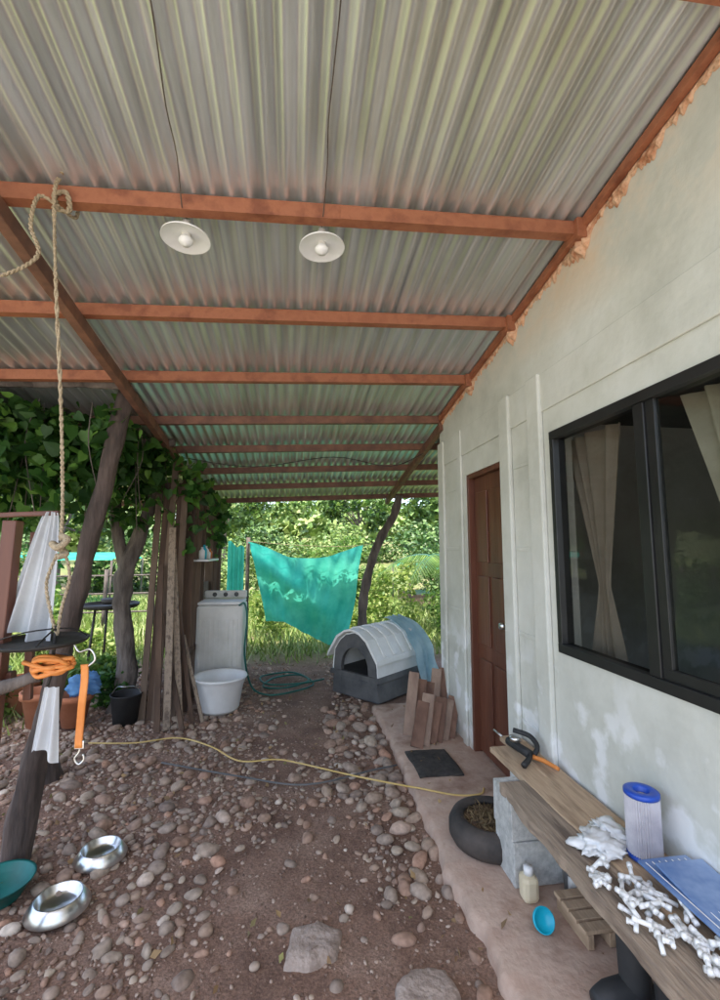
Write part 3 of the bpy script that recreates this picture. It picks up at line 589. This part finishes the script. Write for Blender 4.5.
# ------------------------------------------------------------ dog house
m_ivory=M('ivory_plastic',(.74,.73,.68),(.84,.83,.79),scale=6,rough=.5,bump=.1)
def dog():
    c=Vector((.95,5.10,0));R=Matrix.Rotation(math.radians(-50),3,'Z')
    def T(x,y,z): return R@Vector((x,y,z))+c
    ps=[]
    def prism(name,prof,y0,y1,mat,tap=0):
        n=len(prof);v=[T(x,y0,z) for x,z in prof]+[T(x*(1-tap),y1,z) for x,z in prof]
        f=[tuple(range(n)),tuple(range(2*n-1,n-1,-1))]+[(i,i+n,(i+1)%n+n,(i+1)%n) for i in range(n)]
        return mesh(name,v,f,mat)
    ps.append(bevel(prism('base',[(-.33,.0),(.33,.0),(.31,.20),(-.31,.20)],-.38,.38,m_greypl),.015))
    arch=[(.19*math.cos(a),.30+.21*math.sin(a)) for a in np.linspace(0,math.pi,13)]
    inn=[(.19,.08)]+arch+[(-.19,.08)]
    out=[(.31,.08),(.305,.2),(.30,.28),(.29,.36),(.28,.46),(.24,.52),(.2,.57),(.12,.63),(0,.66),(-.12,.63),(-.2,.57),(-.24,.52),(-.28,.46),(-.30,.28),(-.31,.08)]
    v=[T(x,-.385,z) for x,z in out]+[T(x,-.385,z) for x,z in inn]+[T(x,-.34,z) for x,z in inn]
    n=15;f=[(i,i+1,n+i+1,n+i) for i in range(14)]+[(n+i,n+i+1,2*n+i+1,2*n+i) for i in range(14)]
    o=mesh('front_face',v,f,m_greypl);o.modifiers.new('s','SOLIDIFY').thickness=.012;ps.append(o)
    shell=[(.31,.2),(.30,.34),(.28,.46),(.2,.57),(.12,.63),(0,.66),(-.12,.63),(-.2,.57),(-.28,.46),(-.30,.34),(-.31,.2)]
    v=[T(x,yy,z) for yy in (-.38,.38) for x,z in shell];n=len(shell);f=[(i,i+1,n+i+1,n+i) for i in range(n-1)]
    o=mesh('shell',v,f,m_ivory);o.modifiers.new('s','SOLIDIFY').thickness=.015;ps.append(o)
    ps.append(mesh('rear_face',[T(x,.375,z) for x,z in shell],[tuple(range(n))],m_ivory))
    cap=[(.36,.38),(.35,.43),(.22,.62),(.10,.69),(0,.71),(-.10,.69),(-.22,.62),(-.35,.43),(-.36,.38),(-.34,.40),(-.2,.595),(-.1,.665),(0,.685),(.1,.665),(.2,.595),(.34,.40)]
    ps.append(bevel(prism('roof_cap',cap,-.44,.42,m_ivory,.03),.006))
    for yy in (-.28,-.12,.04,.20,.34):
        rib=[(.345,.455),(.22,.635),(.10,.705),(0,.725),(-.10,.705),(-.22,.635),(-.345,.455),(-.33,.44),(0,.70),(.33,.44)]
        ps.append(bevel(prism('rib',rib,yy-.025,yy+.025,m_ivory),.005))
    ps.append(prism('skirt',[(-.345,.205),(.345,.205),(.335,.255),(-.335,.255)],-.40,.40,m_greypl))
    ps.append(prism('floor_inside',[(-.3,.256),(.3,.256),(.3,.259),(-.3,.259)],-.37,.37,m_rubber))
    group('dog_house',ps)
    def tarp(u,w):
        l=.17+.34*u+.05*w*math.sin(u*7)
        if w<.45: t=w/.45;s=-.05+.45*t;z=.755-.02*t-.30*t*t
        else: t=(w-.45)/.55;s=.40+.09*t;z=.435-.35*t
        s+=.02*math.sin(u*19+w*7);p=T(s,l,z+.012*math.sin(u*23+w*11));return p
    grid('blue_tarp',tarp,34,34,clothmat('light_blue_tarp',(.34,.54,.62),(.60,.76,.80)))
dog()
gc=[grid('cover',lambda u,w:(3.0+1.6*u,11.5+2*w,1.02+.14*math.sin(math.pi*w)),6,10,m_teal)]
for (x,y) in ((3.0,11.5),(4.6,11.5),(3.0,13.5),(4.6,13.5)): gc.append(tube('pole',[(x,y,-.05),(x,y,1.02)],.025,m_bark,8,2))
gc.append(box('bed',3.1,4.5,11.7,13.3,0,.35,m_planks,.01))
group('garden_bed_cover',gc)
gc=[grid('cover',lambda u,w:(-9+4.2*u,13+2.5*w,1.25+.2*math.sin(math.pi*w)),6,10,m_teal)]
for (x,y) in ((-9,13),(-4.8,13),(-9,15.5),(-4.8,15.5)): gc.append(tube('pole',[(x,y,-.05),(x,y,1.25)],.03,m_bark,8,2))
group('garden_bed_cover',gc)
fp=[]
for k in range(9):
    x=-9+.9*k;fp.append(tube('post_%d'%k,[(x,9.5,-.05),(x+random.uniform(-.04,.04),9.5,1.15)],.04,m_bark,8,3,rough=.3))
for z in (.35,.7,1.05): fp.append(tube('rail',[(-9,9.5,z),(-5.4,9.52,z-.03),(-1.8,9.5,z)],.018,m_bark,6,5))
group('garden_fence',fp)
# ------------------------------------------------------------ items near door
m_mat=M('doormat_coir',(.03,.028,.026),(.08,.07,.06),scale=20,rough=1,bump=1,bscale=200)
grid('doormat',lambda u,w:(.84+.30*u+.006*math.sin(w*5),3.02+.38*w+.008*math.sin(u*4),.072+.006*noise.noise(Vector((u*3,w*3,0)))),16,16,m_mat).modifiers.new('s','SOLIDIFY').thickness=.01
rbm=[M('reddish_board_%d'%i,a,b,scale=8,rough=.85,bump=.5,bscale=30,stretch=(1,1,.3)) for i,(a,b) in enumerate((((.12,.06,.04),(.22,.12,.08)),((.22,.14,.10),(.38,.26,.19)),((.17,.09,.06),(.30,.165,.11))))]
lb=[]
for k in range(6):
    x=.94+.060*k;y=3.46+.028*k
    lb.append(beam('board_%d'%k,(x,y,.066),(x+.10+.02*random.random(),y+.17,.34+random.uniform(-.03,.05)),.095,.018,rbm[k%3],.003,up=(.25,1,0)))
for k in range(5):
    x=.93+.075*k;y=3.68+.028*k
    lb.append(beam('back_board_%d'%k,(x,y,.066),(x+.10,min(y+.15,3.98),.46+random.uniform(-.05,.06)),.085,.018,rbm[(k+1)%3],.003,up=(.2,1,0)))
group('stacked_boards',lb)
def plank(name,xc,y0,y1,w,z,t,mat,sk=0,edge=.008):
    N=60;v=[];f=[]
    for i in range(N+1):
        s=i/N;y=y0+(y1-y0)*s;x=xc+sk*(s-.5)
        e1=edge*noise.noise(Vector((y*5,xc,0)))+edge*.5*noise.noise(Vector((y*21,xc,0)));e2=edge*noise.noise(Vector((y*5,xc,9)));zz=z+.005*noise.noise(Vector((y*2,xc,4)))
        v+=[(x-w/2+e1,y,zz-t),(x+w/2+e2,y,zz-t),(x+w/2+e2,y,zz),(x-w/2+e1*.6,y,zz)]
    for i in range(N):
        for k in range(4): f.append((4*i+k,4*i+4+k,4*i+4+(k+1)%4,4*i+(k+1)%4))
    f+=[(0,1,2,3),(4*N+3,4*N+2,4*N+1,4*N)]
    return bevel(mesh(name,v,f,mat),.003)
bn=[plank('front_board',1.045,.35,2.14,.155,.452,.045,m_bench2,.03,.022),plank('middle_board',1.185,.3,2.50,.115,.458,.028,m_bench,-.06),plank('wall_board',1.285,.3,2.62,.11,.462,.028,m_bench,-.03)]
group('plank_bench',bn)
def cinder(y0,z0,x0=.99,name='cinder_block'):
    L_,W_,H_=.34,.185,.185;t=.03
    x1=x0+L_
    ps=[box('side_a',x0,x1,y0,y0+t,z0,z0+H_,m_block,.004),box('side_b',x0,x1,y0+W_-t,y0+W_,z0,z0+H_,m_block,.004)]
    for xx in (x0+.001,x0+L_/2-t/2,x1-t-.001): ps.append(box('web',xx,xx+t,y0+t,y0+W_-t,z0+.001,z0+H_-.001,m_block,.003))
    return group(name,ps)
cinder(2.03,.062);cinder(2.035,.250,.985);cinder(.55,.062);cinder(.55,.25)
TX,TY=1.03,2.36
tp=[lathe('tyre',[(.15,.0),(.195,.008),(.213,.04),(.213,.085),(.195,.118),(.165,.128),(.14,.12),(.135,.11),(.155,.10),(.165,.05)],(TX,TY,.062),m_tyre,48),
    grid('soil',lambda u,w:(TX+.155*w*math.cos(u*6.2832),TY+.155*w*math.sin(u*6.2832),.158+.015*noise.noise(Vector((u*9,w*5,0)))),30,8,m_soil)]
P=np.stack([TX+rng.normal(size=900)*.07,TY+rng.normal(size=900)*.07,np.full(900,.165)],1);P=P[((P[:,0]-TX)**2+(P[:,1]-TY)**2)<.02]
tp.append(leaves('straw',P,.035,m_dry,wid=.07,droop=-.02))
group('tyre_planter',tp)
m_pleat=M('filter_pleat',(.40,.38,.42),(.60,.58,.60),scale=8,rough=.8,bump=.1)
fc=[lathe('pleats',[(0,0),(.053,0),(.053,.19),(0,.19)],(1.255,1.56,.478),m_pleat,84,ripple=.07),
    lathe('end_cap',[(.022,.0),(.052,0),(.058,.004),(.058,.016),(.052,.02),(.03,.02),(.026,.016),(.022,-.03)],(1.255,1.56,.668),m_blue,40),
    lathe('bottom_cap',[(0,.0),(.058,.0),(.058,.012),(0,.012)],(1.255,1.56,.464),m_blue,40)]
group('filter_cartridge',fc)
crumple('crumpled_gloves',(1.13,1.63,.478),(.075,.055,.018),m_whitepl,8,.9);crumple('crumpled_gloves',(1.215,1.69,.478),(.045,.06,.018),m_whitepl,12,.9)
cg=[tube('barrel',[(1.19,2.46,.50),(1.22,2.28,.50)],.022,m_rubber,12,3),tube('rod',[(1.18,2.52,.50),(1.17,2.6,.505)],.006,m_steel,8,2),
    tube('handle',[(1.22,2.29,.50),(1.20,2.26,.49),(1.15,2.22,.48)],[.016,.014,.015],m_rubber,10,4),tube('trigger',[(1.22,2.30,.49),(1.27,2.24,.485),(1.30,2.16,.48)],[.012,.011,.009],m_orange,8,4),
    tube('grip',[(1.24,2.28,.50),(1.27,2.30,.53),(1.26,2.36,.56),(1.20,2.42,.57)],.013,m_rubber,8,4),lathe('dial',[(0,0),(.03,0),(.03,.02),(0,.02)],(1.2,2.40,.525),m_steel,20)]
group('caulking_gun',cg)
pf=[]
def fitting(c,a,b,L_,r):
    d=Vector((math.cos(a)*math.cos(b),math.sin(a)*math.cos(b),math.sin(b)));c=Vector(c)
    pf.append(tube('pipe',[c-d*L_/2,c+d*L_/2],r,m_whitepl,10,1))
    for s in (-1,1)[:random.randint(1,2)]: pf.append(tube('collar',[c+d*s*(L_/2-.012),c+d*s*(L_/2+.003)],r*1.25,m_whitepl,10,1))
    if random.random()<.4:
        e=d.cross(Vector((0,0,1))).normalized();pf.append(tube('tee',[c,c+e*L_*.5],r,m_whitepl,10,1));pf.append(tube('tee_collar',[c+e*L_*.38,c+e*L_*.52],r*1.25,m_whitepl,10,1))
for k in range(95):
    t=random.random();y=1.50-.62*t;x=1.05+.05*t+random.uniform(-.08,.09)+(.10*random.random() if t>.5 else 0)
    fitting((x,y,.472+random.choice([0,0,.016,.03])),random.uniform(0,6.28),random.uniform(-.3,.3),random.uniform(.035,.075),.0066)
group('pipe_fittings_pile',pf)
m_pb=M('pale_blue_plastic',(.08,.16,.36),(.26,.36,.55),scale=5,rough=.2,bump=.15)
cr=[box('panel',1.15,1.335,1.12,1.47,.51,.52,m_pb,.004),beam('panel_b',(1.25,1.02,.50),(1.26,1.42,.535),.17,.008,m_pb,.003)]
for k in range(7): cr.append(box('slot',1.165+k*.024,1.168+k*.024,1.14,1.45,.5205,.523,m_whitepl,.001))
cr.append(box('inner_box',1.2,1.33,1.1,1.4,.465,.504,m_cream,.004))
group('blue_plastic_crate',cr)
jr=[lathe('body',[(0,0),(.05,0),(.055,.01),(.055,.12),(.045,.14),(.04,.15)],(1.20,1.98,.12),M('clear_plastic',(.35,.33,.30),(.5,.48,.45),rough=.15,bump=0),28,rot=Matrix.Rotation(math.radians(90),3,'Y')@Matrix.Rotation(.3,3,'X')),]
group('plastic_jar',jr)
lathe('blue_lid',[(0,.0),(.037,0),(.042,.006),(.042,.02),(.038,.02),(.036,.008),(0,.008)],(.985,1.80,.11),m_cyan,30,rot=Matrix.Rotation(math.radians(60),3,'X'))
bt=[box('body',.985,1.055,1.93,2.0,.062,.165,M('yellowed_plastic',(.62,.52,.34),(.74,.66,.48),rough=.4,bump=.05),.02,None),lathe('neck',[(0,0),(.02,0),(.02,.03),(0,.03)],(1.02,1.965,.165),m_whitepl,18)]
group('plastic_bottle',bt)
pl_=[]
for k in range(4): pl_.append(box('slat',1.10,1.32,1.70+k*.055,1.742+k*.055,.115,.13,m_bench,.002))
for x in (1.11,1.2,1.29): pl_.append(box('runner',x,x+.025,1.70,1.905,.063,.114,m_bench,.002))
group('small_pallet',pl_)
for (x,y) in ((1.14,1.50),(1.16,1.36)):
    bo=[tube('leg',[(x,y,.10),(x,y,.2),(x+.005,y,.36)],[.045,.05,.056],m_rubber,16,4),
        tube('foot',[(x+.05,y,.095),(x-.02,y,.10),(x-.10,y,.095),(x-.15,y,.09)],[.04,.045,.042,.025],m_rubber,14,4)]
    group('rubber_boot',bo)
tube('drain_pipe',[(1.22,1.96,.062),(1.22,1.96,.30)],.035,m_greypl,18,2)
# ------------------------------------------------------------ vegetation
def vine():
    P=[]
    for _ in range(115):
        x=random.uniform(-2.9,-1.25);y=random.uniform(3.4,4.9);z=2.62-.1*(y-3.3)+random.uniform(-.12,.05)
        L_=random.uniform(.1,.85)*(1.0 if x<-1.6 else .75)
        n=int(10+L_*50)
        for k in range(n):
            t=random.random();P.append((x+random.gauss(0,.09),y+random.gauss(0,.09),z-L_*t+random.gauss(0,.04)))
    for _ in range(14):
        x=random.uniform(-2.6,-1.95);y=random.uniform(3.2,3.7);L_=random.uniform(.3,.8)
        for k in range(45): P.append((x+random.gauss(0,.1),y+random.gauss(0,.1),2.6-L_*random.random()))
    for _ in range(15):
        x=random.uniform(-1.25,-.90);y=random.uniform(4.2,6.2);L_=random.uniform(.2,.9)
        for k in range(24): P.append((x+random.gauss(0,.05),y+random.gauss(0,.08),2.40-.12*(y-4.5)-L_*random.random()))
    return vleaves('climbing_vine',P,.085,m_leafv)
vine()
sv=[]
for k in range(16):
    x=random.uniform(-2.6,-1.2);y=random.uniform(3.4,4.6);sv.append(tube('stem',[(x,y,2.62),(x+random.uniform(-.1,.1),y,2.3),(x+random.uniform(-.15,.15),y+.05,2.0-random.random()*.3)],.004,m_bark,5,4))
group('vine_stems',sv)
P=[]
for k in range(34):
    x=random.uniform(-1.0,2.2);
    for j in range(random.randint(3,16)): P.append((x+random.gauss(0,.06),7.0+random.gauss(0,.06),2.30+.02*x-random.random()*random.uniform(.05,.28)))
vleaves('roof_edge_creeper',P,.06,m_leafg)
for (c,r,n,s,mt) in (((-2.1,5.2,.2),(.6,.4,.28),800,.09,m_leafg),((-3.0,4.8,.25),(.5,.5,.4),800,.11,m_leafg),((-1.75,4.9,.15),(.35,.3,.25),450,.08,m_leafv),
    ((-3.4,7.2,.3),(.9,.8,.4),1200,.10,m_leafy),((-5.0,8.4,.5),(1.4,1.0,.6),1600,.13,m_leafg),((-7.5,11.5,.7),(2,1.5,1.1),1800,.2,m_leafh)):
    leaves('shrub',blob(c,r,n),s,mt,wid=.3,droop=-.1)
def sz_(c,r,n,s,mt,w=.28): leaves('shrub',blob((c[0],c[1],c[2]+max(0,gz(c[0],c[1]))),r,n,9),s,mt,wid=w,droop=0)
sz_((-.45,8.3,.38),(.5,.5,.55),1400,.075,m_leafy)
sz_((.3,9.5,.45),(1.0,.7,.6),1800,.09,m_leafg)
sz_((1.35,8.2,.35),(.5,.4,.5),1100,.08,m_leafy)
sz_((2.0,9.0,.65),(.7,.7,.85),2100,.09,m_leafy)
sz_((2.8,8.0,.5),(.5,.5,.7),1300,.08,m_leafg)
sz_((1.2,12,.9),(1.6,1.0,1.0),2600,.12,m_leafg)
sz_((-1.8,12,.9),(1.8,1.0,1.0),2600,.12,m_leafh)
sz_((3.3,10.3,.7),(1.0,.8,.9),2200,.10,m_leafd)
sz_((-.6,15,1.1),(1.8,1.0,1.2),2600,.15,m_leafd)
sz_((2.4,16,1.1),(1.9,1.2,1.3),2600,.15,m_leafh)
sz_((5.4,15,1.2),(2.0,1.5,1.5),2600,.18,m_leafd)
sz_((-5,17,1.1),(3,1.6,1.5),3200,.2,m_leafd)
sz_((0,21,1.0),(3.4,1.6,1.3),3000,.2,m_leafh)
sz_((6,24,1.2),(3.4,1.6,1.6),3000,.22,m_leafd)
sz_((-9,15,1.2),(2.4,1.6,1.6),2800,.2,m_leafd)
def tree(name,x,y,h,cr,n,ls,mt):
    z0=gz(x,y);ps=[tube('trunk',[(x,y,z0-.1),(x+.05*h*random.uniform(-1,1),y,z0+h*.35),(x,y,z0+h*.65)],[.05*h*.5,.035*h*.5,.02*h*.5],m_bark,10,5,rough=.2)]
    P=[]
    for k in range(9):
        a=random.uniform(0,6.28);r=cr*random.uniform(.3,.95);q=(x+r*math.cos(a),y+r*math.sin(a),z0+h*random.uniform(.4,.98))
        ps.append(tube('limb_%d'%k,[(x,y,z0+h*random.uniform(.3,.55)),((x+q[0])/2,(y+q[1])/2,q[2]-.1*h),q],[.012*h,.008*h,.004*h],m_bark,6,4))
        P.append(blob(q,(cr*.5,cr*.5,cr*.38),n//9,6))
    ps.append(leaves('crown',np.concatenate(P),ls,mt,wid=.35,droop=.1));return group(name,ps)
tree('garden_tree',-8.5,18,5.0,2.4,3500,.24,m_leafd)
tree('garden_tree',-3.5,24,4.5,2.2,3500,.26,m_leafd)
tree('garden_tree',7.5,20,5.5,2.6,3500,.28,m_leafd)
tree('garden_tree',4.2,29,4.4,2.2,3500,.26,m_leafd)
tree('garden_tree',-15,24,6,3.2,3000,.38,m_leafd)
P=[]
for k in range(210):
    x=random.uniform(-75,75);y=random.uniform(34,95);z=gz(x,y);s=random.uniform(1.0,2.6)*(y/60)
    P.append(blob((x,y,z+s*.8),(s*1.3,s*1.2,s),200,5))
for k in range(60):
    x=random.uniform(-22,24);y=random.uniform(25,46);z=gz(x,y);s=random.uniform(.7,1.5)
    P.append(blob((x,y,z+s*.7),(s*1.4,s*1.2,s),200,5))
leaves('distant_trees',np.concatenate(P),.6,m_leafh,wid=.4,droop=0)
pf_=[]
for k in range(9):
    a=random.uniform(1.5,4.6);b=Vector((3.1,8.6,1.2));L_=1.5
    q=[b+Vector((math.cos(a)*L_*t,math.sin(a)*L_*t*.6,1.1*t-1.3*t*t+random.uniform(.0,.02))) for t in np.linspace(0,1,6)]
    pf_.append(tube('rachis_%d'%k,q,[.012,.01,.008,.006,.004,.002],m_green,5,4));pts,_=smoothpts(q,[1]*6,7)
    v=[];f=[]
    for i in range(2,len(pts)-1):
        d=(pts[i+1]-pts[i]).normalized();s=d.cross(Vector((0,0,1))).normalized();ll=.38*math.sin(math.pi*(i/len(pts))**.7)+.06
        for sg in (-1,1):
            n_=len(v);v+=[pts[i],pts[i]+d*.025,pts[i]+d*.16+s*sg*ll+Vector((0,0,-.35*ll))];f.append((n_,n_+1,n_+2))
    pf_.append(mesh('leaflets_%d'%k,v,f,m_leafg))
pf_.append(tube('stem',[(3.1,8.6,-.05),(3.1,8.6,1.22)],.05,m_bark,10,3))
group('palm_plant',pf_)
def grass(name,n,xr,yr,h,mat,fn=None):
    x=rng.uniform(*xr,n);y=rng.uniform(*yr,n)
    if fn is not None: k=fn(x,y);x=x[k];y=y[k]
    n=len(x);z=np.array([gz(a,b) for a,b in zip(x,y)]);a=rng.uniform(0,6.28,n);w=.011*(1+(y-6)*.12);hh=h*rng.uniform(.3,1.2,n)
    b=np.stack([x,y,z],1);s=np.stack([np.cos(a)*w,np.sin(a)*w,np.zeros(n)],1);t=np.stack([rng.normal(size=n)*hh*.45,rng.normal(size=n)*hh*.45,hh],1)
    V=np.stack([b-s,b+s,b+t],1);F=np.arange(3*n).reshape(n,3);return fastmesh(name,V.reshape(-1,3),F,mat)
m_grass=leafmat('grass_blade',[(.10,.19,.03),(.19,.29,.05),(.28,.36,.09),(.42,.42,.18)],trans=0)
grass('grass',46000,(-9,7),(6.3,15),.22,m_grass,lambda x,y:rng.random(len(x))<np.clip((y-6.2)/1.2,0,1))
grass('grass',10000,(-6,-2.3),(2.5,7),.15,m_grass,lambda x,y:rng.random(len(x))<np.clip((-x-2.2)/.8,0,1))
# ------------------------------------------------------------ light, sky, camera
W=bpy.data.worlds.new('World');S.world=W;W.use_nodes=True;nt=W.node_tree
sky=nt.nodes.new('ShaderNodeTexSky');sky.sky_type='NISHITA';sky.sun_disc=False
to=Vector((-.12,-.25,.95)).normalized();el=math.asin(to.z);az=math.atan2(to.x,to.y)
sky.sun_elevation=el;sky.sun_rotation=az;sky.air_density=1.0;sky.dust_density=3.0
bg=nt.nodes['Background'];bg.inputs[1].default_value=.6;nt.links.new(sky.outputs[0],bg.inputs[0])
sd=bpy.data.lights.new('sun','SUN');sd.energy=7.5;sd.angle=math.radians(.5);sd.color=(1,.95,.87);so=bpy.data.objects.new('sun',sd);COL.objects.link(so);so.rotation_euler=to.to_track_quat('Z','Y').to_euler()
cd=bpy.data.cameras.new('camera');cam=bpy.data.objects.new('camera',cd);COL.objects.link(cam);S.camera=cam
cd.sensor_fit='VERTICAL';cd.sensor_height=24;cd.lens=10.8;cd.clip_start=.05;cd.clip_end=2000
cam.location=(0,0,1.55);cam.rotation_euler=(math.radians(90+6.2),0,math.radians(-8.4))
S.view_settings.view_transform='Standard';S.view_settings.look='None';S.view_settings.exposure=0
